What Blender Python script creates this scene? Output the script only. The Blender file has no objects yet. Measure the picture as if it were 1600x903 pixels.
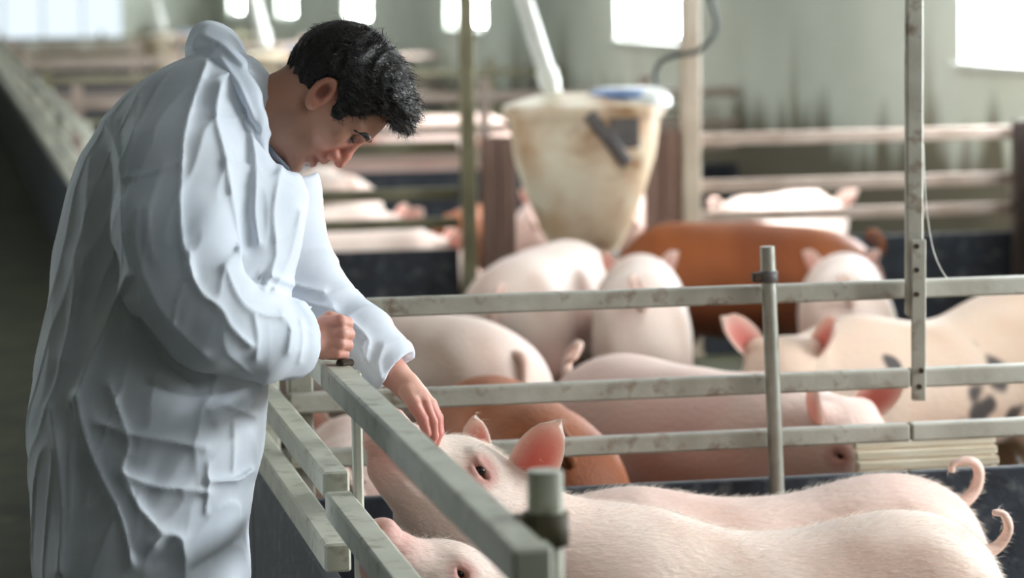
import bpy, bmesh, math, random
import numpy as np
from mathutils import Matrix, Vector
random.seed(7); np.random.seed(7)
S = bpy.context.scene
COL = S.collection

# ------------------------------------------------------------------ camera
F = 4500.0; CAM_H = 1.6                       # focal length in pixels of a 1600x903 frame
def nz(v):
    v = np.array(v, float); return v/np.linalg.norm(v)
_d = nz([-887, 459.5, -F]); _e = nz([1, .014, 0])     # vanishing point of the barn axis, horizon tilt
_z = nz(np.cross(_e, _d)); _z = _z if _z[1] > 0 else -_z
W = np.array([np.cross(_d, _z), _d, _z])      # world = W @ camera
C0 = np.array([0, 0, CAM_H])
cam = bpy.data.cameras.new('camera'); co = bpy.data.objects.new('camera', cam); COL.objects.link(co)
M4 = Matrix.Identity(4)
for i in range(3):
    for j in range(3): M4[i][j] = W[i][j]
    M4[i][3] = C0[i]
co.matrix_world = M4
cam.sensor_width = 36; cam.lens = F*36/1600; cam.clip_end = 300
cam.dof.use_dof = True; cam.dof.focus_distance = 5.0; cam.dof.aperture_fstop = 3.4
S.camera = co
def ray(px, py): return W@np.array([(px-800)/F, (451.5-py)/F, -1.])
def onZ(px, py, z): r = ray(px, py); return C0+r*(z-CAM_H)/r[2]
def onY(px, py, y): r = ray(px, py); return C0+r*y/r[1]
def onX(px, py, x): r = ray(px, py); return C0+r*x/r[0]

# ------------------------------------------------------------------ world and exposure
wd = bpy.data.worlds.new('world'); S.world = wd; wd.use_nodes = True
wd.node_tree.nodes['Background'].inputs[0].default_value = (.82, .9, 1, 1)
wd.node_tree.nodes['Background'].inputs[1].default_value = 1.0
S.view_settings.view_transform = 'Standard'; S.view_settings.look = 'None'
S.view_settings.exposure = 0.42; S.view_settings.gamma = 1; S.view_settings.use_curve_mapping = False
WIN_E = 36.0      # daylight coming through the wall windows
ROOF_E = 3.6      # daylight through the translucent roof sheets

# ------------------------------------------------------------------ materials
MATS = {}
def lin(c): return tuple(((x/255)/12.92 if x/255 <= .04045 else ((x/255+.055)/1.055)**2.4) for x in c)
def mat(name, c1, c2=None, scale=6, rough=.6, bump=.0, stretch=(1, 1, 1), metal=0, c3=None, scale3=40, detail=6, contrast=(.35, .7), vcol=False, sub=0, sheen=0, transl=0, bscale=None, spec=.4):
    if name in MATS: return MATS[name]
    m = bpy.data.materials.new(name); m.use_nodes = True; nt = m.node_tree; N = nt.nodes; L = nt.links
    b = N['Principled BSDF']; b.inputs['Roughness'].default_value = rough; b.inputs['Metallic'].default_value = metal
    b.inputs['Specular IOR Level'].default_value = spec
    tc = N.new('ShaderNodeTexCoord'); mp = N.new('ShaderNodeMapping'); mp.inputs['Scale'].default_value = stretch
    L.new(tc.outputs['Object'], mp.inputs[0])
    def noise(sc, det=detail):
        n = N.new('ShaderNodeTexNoise'); n.inputs['Scale'].default_value = sc; n.inputs['Detail'].default_value = det
        L.new(mp.outputs[0], n.inputs['Vector']); return n
    def mix(f, a, bb, mode='MIX'):
        x = N.new('ShaderNodeMix'); x.data_type = 'RGBA'; x.blend_type = mode
        if isinstance(f, float): x.inputs[0].default_value = f
        else: L.new(f, x.inputs[0])
        for k, s in ((6, a), (7, bb)):
            if isinstance(s, tuple): x.inputs[k].default_value = (*s, 1)
            else: L.new(s, x.inputs[k])
        return x.outputs[2]
    def ramp(o, a, c):
        r = N.new('ShaderNodeMapRange'); r.inputs[1].default_value = a; r.inputs[2].default_value = c; L.new(o, r.inputs[0]); return r.outputs[0]
    base = lin(c1)
    if vcol:
        at = N.new('ShaderNodeAttribute'); at.attribute_name = 'Col'; base = at.outputs['Color']
    if c2:
        n = noise(scale); base = mix(ramp(n.outputs[0], *contrast), base, lin(c2))
    if c3:
        n = noise(scale3); base = mix(ramp(n.outputs[0], .56, .72), base, lin(c3))
    if isinstance(base, tuple): b.inputs['Base Color'].default_value = (*base, 1)
    else: L.new(base, b.inputs['Base Color'])
    if bump:
        n = noise(bscale or scale*4); bp = N.new('ShaderNodeBump'); bp.inputs['Strength'].default_value = bump; bp.inputs['Distance'].default_value = .01
        L.new(n.outputs[0], bp.inputs['Height']); L.new(bp.outputs[0], b.inputs['Normal'])
    if sub:
        b.inputs['Subsurface Weight'].default_value = sub; b.inputs['Subsurface Radius'].default_value = (.02, .007, .004); b.inputs['Subsurface Scale'].default_value = .5
    if sheen: b.inputs['Sheen Weight'].default_value = sheen; b.inputs['Sheen Roughness'].default_value = .4
    if transl:
        t = N.new('ShaderNodeBsdfTranslucent'); ms = N.new('ShaderNodeMixShader'); ms.inputs[0].default_value = transl
        if isinstance(base, tuple): t.inputs[0].default_value = (*base, 1)
        else: L.new(base, t.inputs[0])
        L.new(b.outputs[0], ms.inputs[1]); L.new(t.outputs[0], ms.inputs[2]); L.new(ms.outputs[0], N['Material Output'].inputs[0])
    MATS[name] = m; return m
def emit(name, c, e):
    m = bpy.data.materials.new(name); m.use_nodes = True; N = m.node_tree.nodes; N.remove(N['Principled BSDF'])
    x = N.new('ShaderNodeEmission'); x.inputs[0].default_value = (*c, 1); x.inputs[1].default_value = e
    m.node_tree.links.new(x.outputs[0], N['Material Output'].inputs[0]); MATS[name] = m; return m

m_rail = mat('galvanised_rail', (176, 171, 158), (148, 142, 128), 9, .55, .15, c3=(120, 104, 88), scale3=26)
m_railA = mat('painted_gate_rail', (204, 203, 186), (182, 182, 164), 7, .5, .1, c3=(158, 152, 132), scale3=30)
m_railC = mat('pinkish_rail', (178, 160, 148), (150, 130, 116), 5, .6)
m_railD = mat('olive_rail', (128, 122, 96), (100, 94, 72), 5, .6)
m_pipe = mat('galvanised_pipe', (158, 155, 144), (122, 116, 104), 12, .4, .1, metal=.4)
m_panel = mat('dark_plastic_panel', (46, 50, 58), (30, 32, 38), 14, .6, .2, c3=(84, 84, 84), scale3=22, stretch=(1, 1, 1))
m_bolt = mat('dark_bolt', (48, 44, 40), (80, 64, 50), 40, .5, metal=.5)
m_rust = mat('rusty_clamp', (92, 84, 62), (64, 58, 44), 30, .7)
m_wall = None
m_floor = mat('concrete_floor', (72, 72, 52), (46, 46, 36), 3, .75, .2, c3=(86, 84, 62), scale3=8)
m_ceil = mat('ceiling_board', (190, 192, 188), (170, 172, 166), 2, .8)
m_frame = mat('window_frame', (196, 198, 192), (170, 170, 160), 8, .5)
m_boardp = mat('pinkish_board', (150, 122, 112), (116, 90, 80), 5, .7, .1, stretch=(3, 3, .6))
m_postB = mat('beige_column', (196, 182, 164), (168, 152, 134), 4, .6)
m_postO = mat('olive_post', (140, 134, 106), (112, 104, 80), 5, .6)
m_dark = mat('dark_brown_post', (70, 56, 50), (52, 42, 38), 6, .7)
m_wood = mat('pale_wood', (240, 228, 206), (214, 192, 160), 6, .7, .1, stretch=(1, 12, 14))
m_hop = mat('feeder_plastic', (238, 226, 200), (186, 138, 92), 3.2, .45, contrast=(.42, .7), c3=(150, 112, 70), scale3=6)
m_lid = mat('white_lid', (232, 234, 232), (206, 206, 200), 6, .4)
m_blue = mat('blue_lid', (92, 120, 168), (120, 140, 176), 6, .4)
m_grey = mat('grey_bracket', (108, 104, 102), (80, 76, 74), 10, .5)
m_steel = mat('bright_steel', (190, 192, 196), (130, 130, 132), 14, .3, metal=.7)
m_white = mat('white_pipe', (236, 236, 228), (214, 214, 202), 6, .4)
m_cable = mat('grey_cable', (74, 76, 74))
m_string = mat('thin_string', (210, 206, 196))
m_pig = mat('pig_skin', (255, 255, 255), None, rough=.62, vcol=True, sub=.12, sheen=.1, bump=.35, bscale=110, stretch=(.35, 1, 1))
m_pigb = mat('dark_pig_hide', (255, 255, 255), None, rough=.6, vcol=True, bump=.35, bscale=110, stretch=(.35, 1, 1))
m_ear = mat('pig_ear', (255, 255, 255), None, rough=.6, vcol=True, transl=.45, sheen=.3)
m_bris = mat('pig_bristle', (250, 240, 228), None, rough=.5, transl=.3)
m_eye = mat('dark_eye', (22, 16, 14), None, rough=.12)
m_skin = mat('human_skin', (255, 255, 255), None, rough=.5, vcol=True, sub=.12, bump=.12, bscale=300)
m_cloth = mat('white_coverall', (240, 244, 250), (228, 235, 244), 8, .8, transl=.28, sheen=.1)
m_hair = mat('black_hair', (26, 22, 21), (44, 38, 36), 60, .45, .3)
m_hairg = mat('grey_hair', (92, 84, 80), (60, 54, 50), 60, .4)
m_boot = mat('rubber_boot', (40, 44, 42), (60, 62, 58), 10, .5)
m_zip = mat('grey_zip', (110, 116, 128))
m_win = emit('daylight_pane', (.88, .95, 1.0), WIN_E)
m_roofw = emit('translucent_roof_sheet', (.9, .96, 1.0), ROOF_E)

# ------------------------------------------------------------------ helpers
def link(name, me, m=None, parent=None):
    o = bpy.data.objects.new(name, me); COL.objects.link(o)
    if m is not None and me is not None and not me.materials: me.materials.append(m)
    if parent: o.parent = parent
    return o
def tag(o, label, cat=None, group=None, kind=None):
    o['label'] = label
    if cat: o['category'] = cat
    if group: o['group'] = group
    if kind: o['kind'] = kind
    return o
def thing(name, loc, label, cat, group=None, rz=0.):
    o = bpy.data.objects.new(name, None); COL.objects.link(o); o.location = loc; o.rotation_euler[2] = rz
    o.empty_display_size = .1
    return tag(o, label, cat, group)
def struct(name, me, m, label):
    return tag(link(name, me, m), label, kind='structure')
BOXES = {}
def boxmesh(sx, sy, sz, bev=.004):
    key = (round(sx, 4), round(sy, 4), round(sz, 4), bev)
    if key in BOXES: return BOXES[key]
    bm = bmesh.new(); bmesh.ops.create_cube(bm, size=1)
    for v in bm.verts: v.co = (v.co.x*sx, v.co.y*sy, v.co.z*sz)
    if bev: bmesh.ops.bevel(bm, geom=list(bm.edges), offset=min(bev, .45*min(sx, sy, sz)), segments=1, affect='EDGES')
    me = bpy.data.meshes.new('box'); bm.to_mesh(me); bm.free(); BOXES[key] = me; return me
def box(name, c, s, m, parent=None, rot=None, bev=.004):
    me = boxmesh(*s, bev)
    if me.materials and me.materials[0] != m: me = me.copy(); me.materials.clear()
    o = link(name, me, m, parent); o.location = c
    if rot: o.rotation_euler = rot
    return o
def tube_np(pts, rad, n=10, caps=True):
    pts = np.array(pts, float); K = len(pts); rad = np.broadcast_to(np.array(rad, float), (K,))
    t = np.gradient(pts, axis=0); t /= np.linalg.norm(t, axis=1)[:, None]
    u = np.cross(t[0], [0, 0, 1.]); u = nz(u) if np.linalg.norm(u) > 1e-3 else np.array([1., 0, 0])
    V = []
    for i in range(K):
        u = nz(u-t[i]*(u@t[i])); v = np.cross(t[i], u)
        a = np.linspace(0, 2*np.pi, n, endpoint=False)
        V.append(pts[i]+rad[i]*(np.cos(a)[:, None]*u+np.sin(a)[:, None]*v))
    V = np.concatenate(V); Fc = []
    for i in range(K-1):
        for j in range(n): Fc.append((i*n+j, i*n+(j+1) % n, (i+1)*n+(j+1) % n, (i+1)*n+j))
    if caps: Fc.append(tuple(range(n))[::-1]); Fc.append(tuple((K-1)*n+j for j in range(n)))
    return V, Fc
def mesh(name, V, Fc, smooth=True, mats=None, mi=None):
    me = bpy.data.meshes.new(name); me.from_pydata([tuple(v) for v in V], [], Fc)
    if smooth: me.polygons.foreach_set('use_smooth', [True]*len(me.polygons))
    for m in mats or []: me.materials.append(m)
    if mi is not None: me.polygons.foreach_set('material_index', mi)
    me.update(); return me
def tube(name, pts, rad, m, parent=None, n=10, smooth=True):
    V, Fc = tube_np(pts, rad, n); me = mesh(name, V, Fc, smooth); me.set_sharp_from_angle(angle=math.radians(50)); return link(name, me, m, parent)
def lathe(name, prof, m, parent=None, n=32, loc=(0, 0, 0), caps=True):
    V = []; Fc = []; K = len(prof)
    for r, z in prof:
        for j in range(n): a = 2*math.pi*j/n; V.append((r*math.cos(a), r*math.sin(a), z))
    for i in range(K-1):
        for j in range(n): Fc.append((i*n+j, i*n+(j+1) % n, (i+1)*n+(j+1) % n, (i+1)*n+j))
    if caps: Fc.append(tuple(range(n))[::-1]); Fc.append(tuple((K-1)*n+j for j in range(n)))
    me = mesh(name, V, Fc); me.set_sharp_from_angle(angle=math.radians(40)); o = link(name, me, m, parent); o.location = loc; return o
def spline(P, n):
    P = np.array(P, float); K = len(P); out = []
    for i in range(K-1):
        p0, p1, p2, p3 = P[max(i-1, 0)], P[i], P[i+1], P[min(i+2, K-1)]
        for t in np.linspace(0, 1, n, endpoint=(i == K-2)):
            out.append(.5*((2*p1)+(-p0+p2)*t+(2*p0-5*p1+4*p2-p3)*t*t+(-p0+3*p1-3*p2+p3)*t**3))
    return np.array(out)

# ---- signed-distance modelling: smooth blends of cones and ellipsoids, meshed by surface nets
def cone(a, b, ra, rb, n=None, s=1.):
    a = np.array(a, float); b = np.array(b, float); ba = b-a; bb = ba@ba+1e-12
    def f(P):
        q = P-a; t = np.clip(q@ba/bb, 0, 1); q = q-t[:, None]*ba
        if n is not None: q = q+(q@n)[:, None]*n*(s-1)
        return np.sqrt((q*q).sum(1))-(ra+(rb-ra)*t)
    r = max(ra, rb); f.lo = np.minimum(a, b)-r; f.hi = np.maximum(a, b)+r; return f
def ell(c, r, R=None):
    c = np.array(c, float); r = np.array(r, float); R = None if R is None else np.array(R, float)
    def f(P):
        q = P-c
        if R is not None: q = q@R.T
        k0 = np.sqrt(((q/r)**2).sum(1)); k1 = np.sqrt(((q/(r*r))**2).sum(1))+1e-9
        return k0*(k0-1)/k1
    m = r.max(); f.lo = c-m; f.hi = c+m; return f
class SDF:
    def __init__(s): s.p = []; s.post = []; s.mg = 1e9
    def add(s, f, k=.03): s.p.append((f, k, 0)); return s
    def cut(s, f, k=.01): s.p.append((f, k, 1)); return s
    def __call__(s, P):
        if len(P) > 30000: return np.concatenate([s(P[i:i+20000]) for i in range(0, len(P), 20000)])
        d = None; lo = P.min(0); hi = P.max(0)
        for f, k, op in s.p:
            if (f.lo-k-s.mg > hi).any() or (f.hi+k+s.mg < lo).any(): continue
            g = f(P)
            if d is None:
                if op == 0: d = g
                continue
            if op == 0: h = np.maximum(k-np.abs(d-g), 0)/k; d = np.minimum(d, g)-h*h*k*.25
            else: h = np.maximum(k-np.abs(d+g), 0)/k; d = np.maximum(d, -g)+h*h*k*.25
        if d is None: return np.full(len(P), 1e3)
        for q in s.post: d = q(P, d)
        return d
    def mesh(s, h, pad=0):
        lo = np.min([f.lo for f, k, o in s.p if o == 0], 0)-3*h-pad; hi = np.max([f.hi for f, k, o in s.p if o == 0], 0)+3*h+pad
        B = 8; s.mg = 1e9; nb = np.ceil((hi-lo)/(h*B)).astype(int)
        g = np.stack(np.meshgrid(*[np.arange(n) for n in nb], indexing='ij'), -1).reshape(-1, 3)
        cd = s(lo+(g+.5)*B*h); keep = np.abs(cd) < B*h*1.5+pad
        V = np.repeat(np.repeat(np.repeat(np.where(cd < 0, -1., 1.).reshape(nb), B, 0), B, 1), B, 2).astype(np.float32)
        loc = np.stack(np.meshgrid(*[np.arange(B)]*3, indexing='ij'), -1).reshape(-1, 3)
        gk = g[keep]; s.mg = 3*h+pad; gk = gk[np.lexsort((gk[:, 2]//3, gk[:, 1]//3, gk[:, 0]//3))]
        for i in range(0, len(gk), 54):
            ix = (gk[i:i+54, None, :]*B+loc[None]).reshape(-1, 3)
            V[ix[:, 0], ix[:, 1], ix[:, 2]] = s(lo+ix*h)
        ins = V < 0; nx, ny, nzz = V.shape
        cnt = sum(ins[a:nx-1+a, b:ny-1+b, c:nzz-1+c].astype(np.int8) for a in (0, 1) for b in (0, 1) for c in (0, 1))
        act = np.argwhere((cnt > 0) & (cnt < 8)); idm = -np.ones(cnt.shape, np.int32); idm[tuple(act.T)] = np.arange(len(act))
        acc = np.zeros((len(act), 3)); n = np.zeros(len(act))
        cs = [(a, b, c) for a in (0, 1) for b in (0, 1) for c in (0, 1)]
        for p in cs:
            for q in cs:
                if sum(q)-sum(p) == 1 and sum(abs(x-y) for x, y in zip(p, q)) == 1:
                    vp = V[tuple((act+p).T)]; vq = V[tuple((act+q).T)]; m = (vp < 0) != (vq < 0)
                    t = np.where(m, vp/np.where(m, vp-vq, 1), 0)
                    acc += np.where(m[:, None], np.array(p)+t[:, None]*(np.array(q)-np.array(p)), 0); n += m
        vt = lo+(act+acc/n[:, None])*h
        quads = []
        for ax in range(3):
            o1, o2 = [(1, 2), (2, 0), (0, 1)][ax]
            A = [slice(None)]*3; Bq = [slice(None)]*3; A[ax] = slice(0, -1); Bq[ax] = slice(1, None)
            df = ins[tuple(A)] != ins[tuple(Bq)]; e = np.argwhere(df)
            e = e[(e[:, o1] > 0) & (e[:, o2] > 0) & (e[:, o1] < V.shape[o1]-1) & (e[:, o2] < V.shape[o2]-1)]
            d1 = np.eye(3, dtype=int)[o1]; d2 = np.eye(3, dtype=int)[o2]
            q = np.stack([idm[tuple((e-d1-d2).T)], idm[tuple((e-d2).T)], idm[tuple(e.T)], idm[tuple((e-d1).T)]], 1)
            fl = ins[tuple(e.T)]; q[~fl] = q[~fl][:, ::-1]; quads.append(q)
        quads = np.concatenate(quads); quads = quads[(quads >= 0).all(1)]
        for _ in range(2):
            f0 = s(vt); ep = h*.3; G = np.stack([(s(vt+ep*np.eye(3)[a])-f0)/ep for a in range(3)], 1)
            st = f0[:, None]*G/np.maximum((G*G).sum(1), .05)[:, None]; ln = np.linalg.norm(st, axis=1)[:, None]
            vt = vt-st*np.minimum(1, .6*h/np.maximum(ln, 1e-9))
        return vt, quads
def npmesh(name, parts, mats):
    """parts: list of (verts, quad array or face list, colour (n,3) or None, material index) joined into one mesh"""
    V = np.concatenate([p[0] for p in parts]); off = 0; loops = []; tot = []; mi = []; cols = []
    for v, q, c, k in parts:
        if isinstance(q, np.ndarray): loops.append((q+off).ravel()); tot.append(np.full(len(q), q.shape[1]))
        else: loops.append(np.array([i+off for f in q for i in f])); tot.append(np.array([len(f) for f in q]))
        mi.append(np.full(len(q), k)); cols.append(np.ones((len(v), 3)) if c is None else c); off += len(v)
    loops = np.concatenate(loops).astype(np.int32); tot = np.concatenate(tot).astype(np.int32); mi = np.concatenate(mi).astype(np.int32); cols = np.concatenate(cols)
    me = bpy.data.meshes.new(name); me.vertices.add(len(V)); me.vertices.foreach_set('co', V.astype(np.float32).ravel())
    me.loops.add(len(loops)); me.loops.foreach_set('vertex_index', loops)
    me.polygons.add(len(tot)); me.polygons.foreach_set('loop_start', np.concatenate([[0], np.cumsum(tot)[:-1]]).astype(np.int32)); me.polygons.foreach_set('loop_total', tot)
    for m in mats: me.materials.append(m)
    me.polygons.foreach_set('material_index', mi); me.polygons.foreach_set('use_smooth', np.ones(len(tot), bool))
    me.update(calc_edges=True); me.validate()
    a = me.color_attributes.new('Col', 'FLOAT_COLOR', 'POINT'); a.data.foreach_set('color', np.concatenate([cols, np.ones((len(V), 1))], 1).astype(np.float32).ravel())
    return me
_rs = np.random.RandomState(3); _dirs = [(nz(_rs.randn(3)), _rs.rand()*6.28, 1+.8*_rs.rand()) for _ in range(24)]
def snoise(P, sc, k=0, n=8):
    return sum(np.sin((P@d)*sc*fr+ph+k) for d, ph, fr in _dirs[k:k+n])/math.sqrt(n)*.9
def ss(a, b, x): t = np.clip((x-a)/(b-a), 0, 1); return t*t*(3-2*t)
def mixc(c, c2, t): return c*(1-t[:, None])+np.array(lin(c2))*t[:, None]

# ------------------------------------------------------------------ the building
XW, XL, YN, YF, ZC = 4.8, -4.8, -8.0, 52.0, 2.75
def wall_material():
    m = bpy.data.materials.new('stained_plaster'); m.use_nodes = True; nt = m.node_tree; N = nt.nodes; L = nt.links; b = N['Principled BSDF']
    b.inputs['Roughness'].default_value = .8
    g = N.new('ShaderNodeNewGeometry'); sp = N.new('ShaderNodeSeparateXYZ'); L.new(g.outputs['Position'], sp.inputs[0])
    def nse(scale, st):
        mp = N.new('ShaderNodeMapping'); mp.inputs['Scale'].default_value = st; L.new(g.outputs['Position'], mp.inputs[0])
        n = N.new('ShaderNodeTexNoise'); n.inputs['Scale'].default_value = scale; n.inputs['Detail'].default_value = 6; L.new(mp.outputs[0], n.inputs['Vector']); return n.outputs[0]
    def mr(o, a, c, d=0., e=1.):
        r = N.new('ShaderNodeMapRange'); L.new(o, r.inputs[0]); r.inputs[1].default_value = a; r.inputs[2].default_value = c; r.inputs[3].default_value = d; r.inputs[4].default_value = e; return r.outputs[0]
    def mth(op, a, c):
        x = N.new('ShaderNodeMath'); x.operation = op
        for k, s in ((0, a), (1, c)):
            if isinstance(s, (int, float)): x.inputs[k].default_value = s
            else: L.new(s, x.inputs[k])
        return x.outputs[0]
    def mix(f, a, c):
        x = N.new('ShaderNodeMix'); x.data_type = 'RGBA'; L.new(f, x.inputs[0])
        for k, s in ((6, a), (7, c)):
            if isinstance(s, tuple): x.inputs[k].default_value = (*lin(s), 1)
            else: L.new(s, x.inputs[k])
        return x.outputs[2]
    c = mix(mr(nse(1.2, (1, 1, 1)), .3, .7), (196, 198, 184), (176, 180, 164))
    streak = mr(nse(2.2, (1, 1, .12)), .57, .7)
    up = mr(sp.outputs[2], .75, 1.45, 1, 0)
    c = mix(mth('MULTIPLY', streak, up), c, (104, 92, 62))
    n2 = mth('ADD', nse(3.2, (1, 1, .16)), mr(sp.outputs[2], .5, 1.25, .4, -.28))
    c = mix(mr(n2, .5, .72), c, (92, 86, 68))
    L.new(c, b.inputs['Base Color']); return m
m_wall = wall_material()
ZB = float(onX(1500, 97, XW)[2]); ZT = 2.2
WINS = [(13.27+7.28*n-2.05, 13.27+7.28*n) for n in range(-1, 6)]
def side_wall(name, x0, x1, label, wins=WINS):
    V = []; Fc = []
    def bx(y0, y1, z0, z1):
        k = len(V)
        V.extend([(x, y, z) for x in (x0, x1) for y in (y0, y1) for z in (z0, z1)])
        Fc.extend([tuple(k+i for i in q) for q in ((0, 1, 3, 2), (4, 6, 7, 5), (0, 4, 5, 1), (2, 3, 7, 6), (0, 2, 6, 4), (1, 5, 7, 3))])
    bx(YN, YF, 0, ZB); bx(YN, YF, ZT, ZC); e = YN
    for a, b in wins: bx(e, a, ZB, ZT); e = b
    bx(e, YF, ZB, ZT)
    return struct(name, mesh(name, V, Fc, False), m_wall, label)
wr = side_wall('wall_right', XW, XW+.18, 'pale stained plaster wall with square windows')

def quadbox(name, lo, hi, m, label, bev=0):
    c = [(a+b)/2 for a, b in zip(lo, hi)]; o = box(name, c, [b-a for a, b in zip(lo, hi)], m, bev=bev); return tag(o, label, kind='structure')
quadbox('floor', (XL-.18, YN-.18, -.12), (XW+.18, YF+.18, 0), m_floor, 'dark damp concrete floor of the barn')
quadbox('ceiling', (XL-.18, YN-.18, ZC), (XW+.18, YF+.18, ZC+.12), m_ceil, 'flat pale ceiling of the barn')
quadbox('wall_back', (XL-.18, YN-.18, 0), (XW+.18, YN, ZC), m_wall, 'plaster end wall behind the camera')
quadbox('wall_front', (XL-.18, YF, 0), (XW+.18, YF+.18, ZC), m_wall, 'far plaster end wall of the barn')
wl = side_wall('wall_left', XL-.18, XL, 'pale plaster wall on the far side of the aisle', WINS[1:2])
wn = 0
for side, x in (('right', XW), ('left', XL)):
    for i, (a, b) in enumerate(WINS if side == 'right' else WINS[1:2]):
        wn += 1; s = 1 if side == 'right' else -1
        w = tag(bpy.data.objects.new('window_%d' % wn, None), ('%s bright square window along the right wall, counted from the near end' % ['first', 'second', 'third', 'fourth', 'fifth', 'sixth', 'seventh'][i]) if side == 'right' else 'bright square window in the wall across the aisle', kind='structure'); COL.objects.link(w)
        w.location = (x+s*.1, (a+b)/2, ZB)
        hw = (b-a)/2; hh = ZT-ZB
        box('window_frame', (0, 0, .02), (.06, 2*hw, .04), m_frame, w); box('window_frame', (0, 0, hh-.02), (.06, 2*hw, .04), m_frame, w)
        for q in (-1, 1): box('window_frame', (0, q*(hw-.02), hh/2), (.06, .04, hh-.08), m_frame, w)
        box('pane', (s*.02, 0, hh/2), (.01, 2*hw-.08, hh-.08), m_win, w, bev=0)
        box('window_sill', (-s*.085, 0, -.015), (.1, 2*hw+.1, .03), m_frame, w)
w = tag(bpy.data.objects.new('window_%d' % (wn+1), None), 'wide bluish lit opening in the far end wall', kind='structure'); COL.objects.link(w); w.location = (1.7, YF-.03, .75)
m_far = emit('hazy_far_opening', (.72, .82, .9), .95)
for k in range(4): box('pane', (-1.05+.7*k, 0, .75), (.66, .02, 1.5), m_far, w, bev=0)
for k in range(5): box('window_frame', (-1.4+.7*k, -.01, .75), (.05, .05, 1.56), m_frame, w)
box('window_frame', (0, -.01, .0), (2.85, .05, .06), m_frame, w); box('window_frame', (0, -.01, 1.5), (2.85, .05, .06), m_frame, w)
k = 0
for x in (2.6,):
    for y in range(2, 50, 6):
        k += 1; o = box('window_%d' % (wn+1+k), (x, y, ZC-.012), (1.1, 2.6, .02), m_roofw, bev=0); tag(o, 'translucent daylight sheet number %d along the ceiling' % k, kind='structure')

# ------------------------------------------------------------------ fences
def frontal(name, Y, X0, X1, rails, panel, posts, m, mp, label, cat='fence', th=.04, psz=.05, pz=1.05, splits=()):
    t = thing(name, ((X0+X1)/2, Y, 0), label, cat); cx = (X0+X1)/2
    xs = [X0, *splits, X1]
    for z, h in rails:
        for a, b in zip(xs[:-1], xs[1:]): box('rail', ((a+b)/2-cx, 0, z), (b-a-.004, th, h), m, t)
    if panel: 
        xs2 = [X0, *splits, X1]
        for a, b in zip(xs2[:-1], xs2[1:]): box('panel', ((a+b)/2-cx, .005, panel/2), (b-a-.004, .03, panel), mp, t)
    for x in posts: box('post', (x-cx, .045, pz/2), (psz, psz, pz), m, t)
    return t
XA = .61   # aisle line: inner face of the fence beside the man
RB = [(.952, .038), (.762, .04), (.646, .037)]
fb = frontal('pen_fence', 5.8, .66, XW, RB, .56, (.69, 3.4, XW-.04), m_rail, m_panel, 'grey steel rail fence with dark panel running behind the near pigs', splits=(1.985,))
fbx = (.66+XW)/2
P = onY(1199, 385, 5.755); Q = onY(1214, 765, 5.755); dQ = (Q-P)/(P[2]-Q[2]); Q0 = Q+dQ*Q[2]
tube('post', [P-[fbx, 5.8, 0], Q0-[fbx, 5.8, 0]], .0158, m_pipe, fb, 16)
cp = onY(1192, 440, 5.755)-[fbx, 5.8, 0]
for dz in (-.0,):
    V, Fc = tube_np([(0, 0, -.012), (0, 0, .012)], .0195, 16)
    o = link('clamp', mesh('clamp', V, Fc), m_grey, fb); o.location = cp+[.009-.04*dz*0, 0, dz+.01]
    o.location.x = (P-[fbx, 5.8, 0])[0]+dQ[0]*(P[2]-o.location.z)
    box('bolt', (o.location.x-.026, -.05, o.location.z), (.022, .02, .02), m_bolt, fb)
# tall square post with a bolted flat bar
tp = thing('support_post', onY(1428, 470, 5.75)*[1, 1, 0], 'tall square galvanised post with bolted flat bar standing at the rail fence', 'post')
bx_, by_ = tp.location.x, tp.location.y
T0 = onY(1424, 5, by_); 
tilt = math.atan2(T0[0]-bx_, T0[2]-.9)
box('column', (0, .0, (ZC-.003+.9)/2), (.036, .03, ZC-.903), m_rail, tp)
tp.rotation_euler[2] = math.radians(-9)
box('flat_bar', (.006, -.022, .893), (.03, .01, .34), m_rail, tp, bev=.002)
for px, py in ((1433, 384), (1433, 421), (1433, 459), (1440, 578), (1437, 603)):
    z = float(onY(px, py, by_-.02)[2]); x = float(onY(px, py, by_-.02)[0])-bx_
    V, Fc = tube_np([(x, -.034, z), (x, -.026, z)], .0055, 8); link('bolt', mesh('bolt', V, Fc, False), m_bolt, tp)
st = [onY(px, py, 5.72) for px, py in ((1443, 225), (1446, 300), (1450, 345), (1458, 390), (1470, 420), (1481, 436))]
tag(tube('string', spline(st, 5), .0011, m_string, n=5), 'thin pale string hanging from the tall post to the rail', 'string')

# aisle fence beside the man and beyond
def aisle(Y0, Y1, label, first=False, step=1.55):
    t = thing('aisle_fence', (XA, Y0, 0), label, 'fence'); n = max(1, round((Y1-Y0)/step)); d = (Y1-Y0)/n
    for i in range(n):
        for z, h in ((.947, .046), (.757, .046), (.63, .05)):
            box('rail', (.02, d*(i+.5), z), (.046, d-.006, h), m_railA, t)
        box('panel', (.035, d*(i+.5), .28), (.03, d-.004, .56), m_panel, t)
        if not (first and i == 0): box('post', (.065, d*(i+.0)+.03, .48), (.04, .04, .96), m_railA, t)
    return t
aisle(4.83, 12.0, 'grey rail fence along the aisle right beside the man', True)
aisle(12.02, 22, 'blurred railing along the aisle, first stretch behind the man', step=2.5)
aisle(22.02, 34, 'blurred railing along the aisle, second stretch behind the man', step=3)
aisle(34.02, 51.5, 'blurred railing along the aisle, farthest stretch by the end wall', step=3.5)
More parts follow.
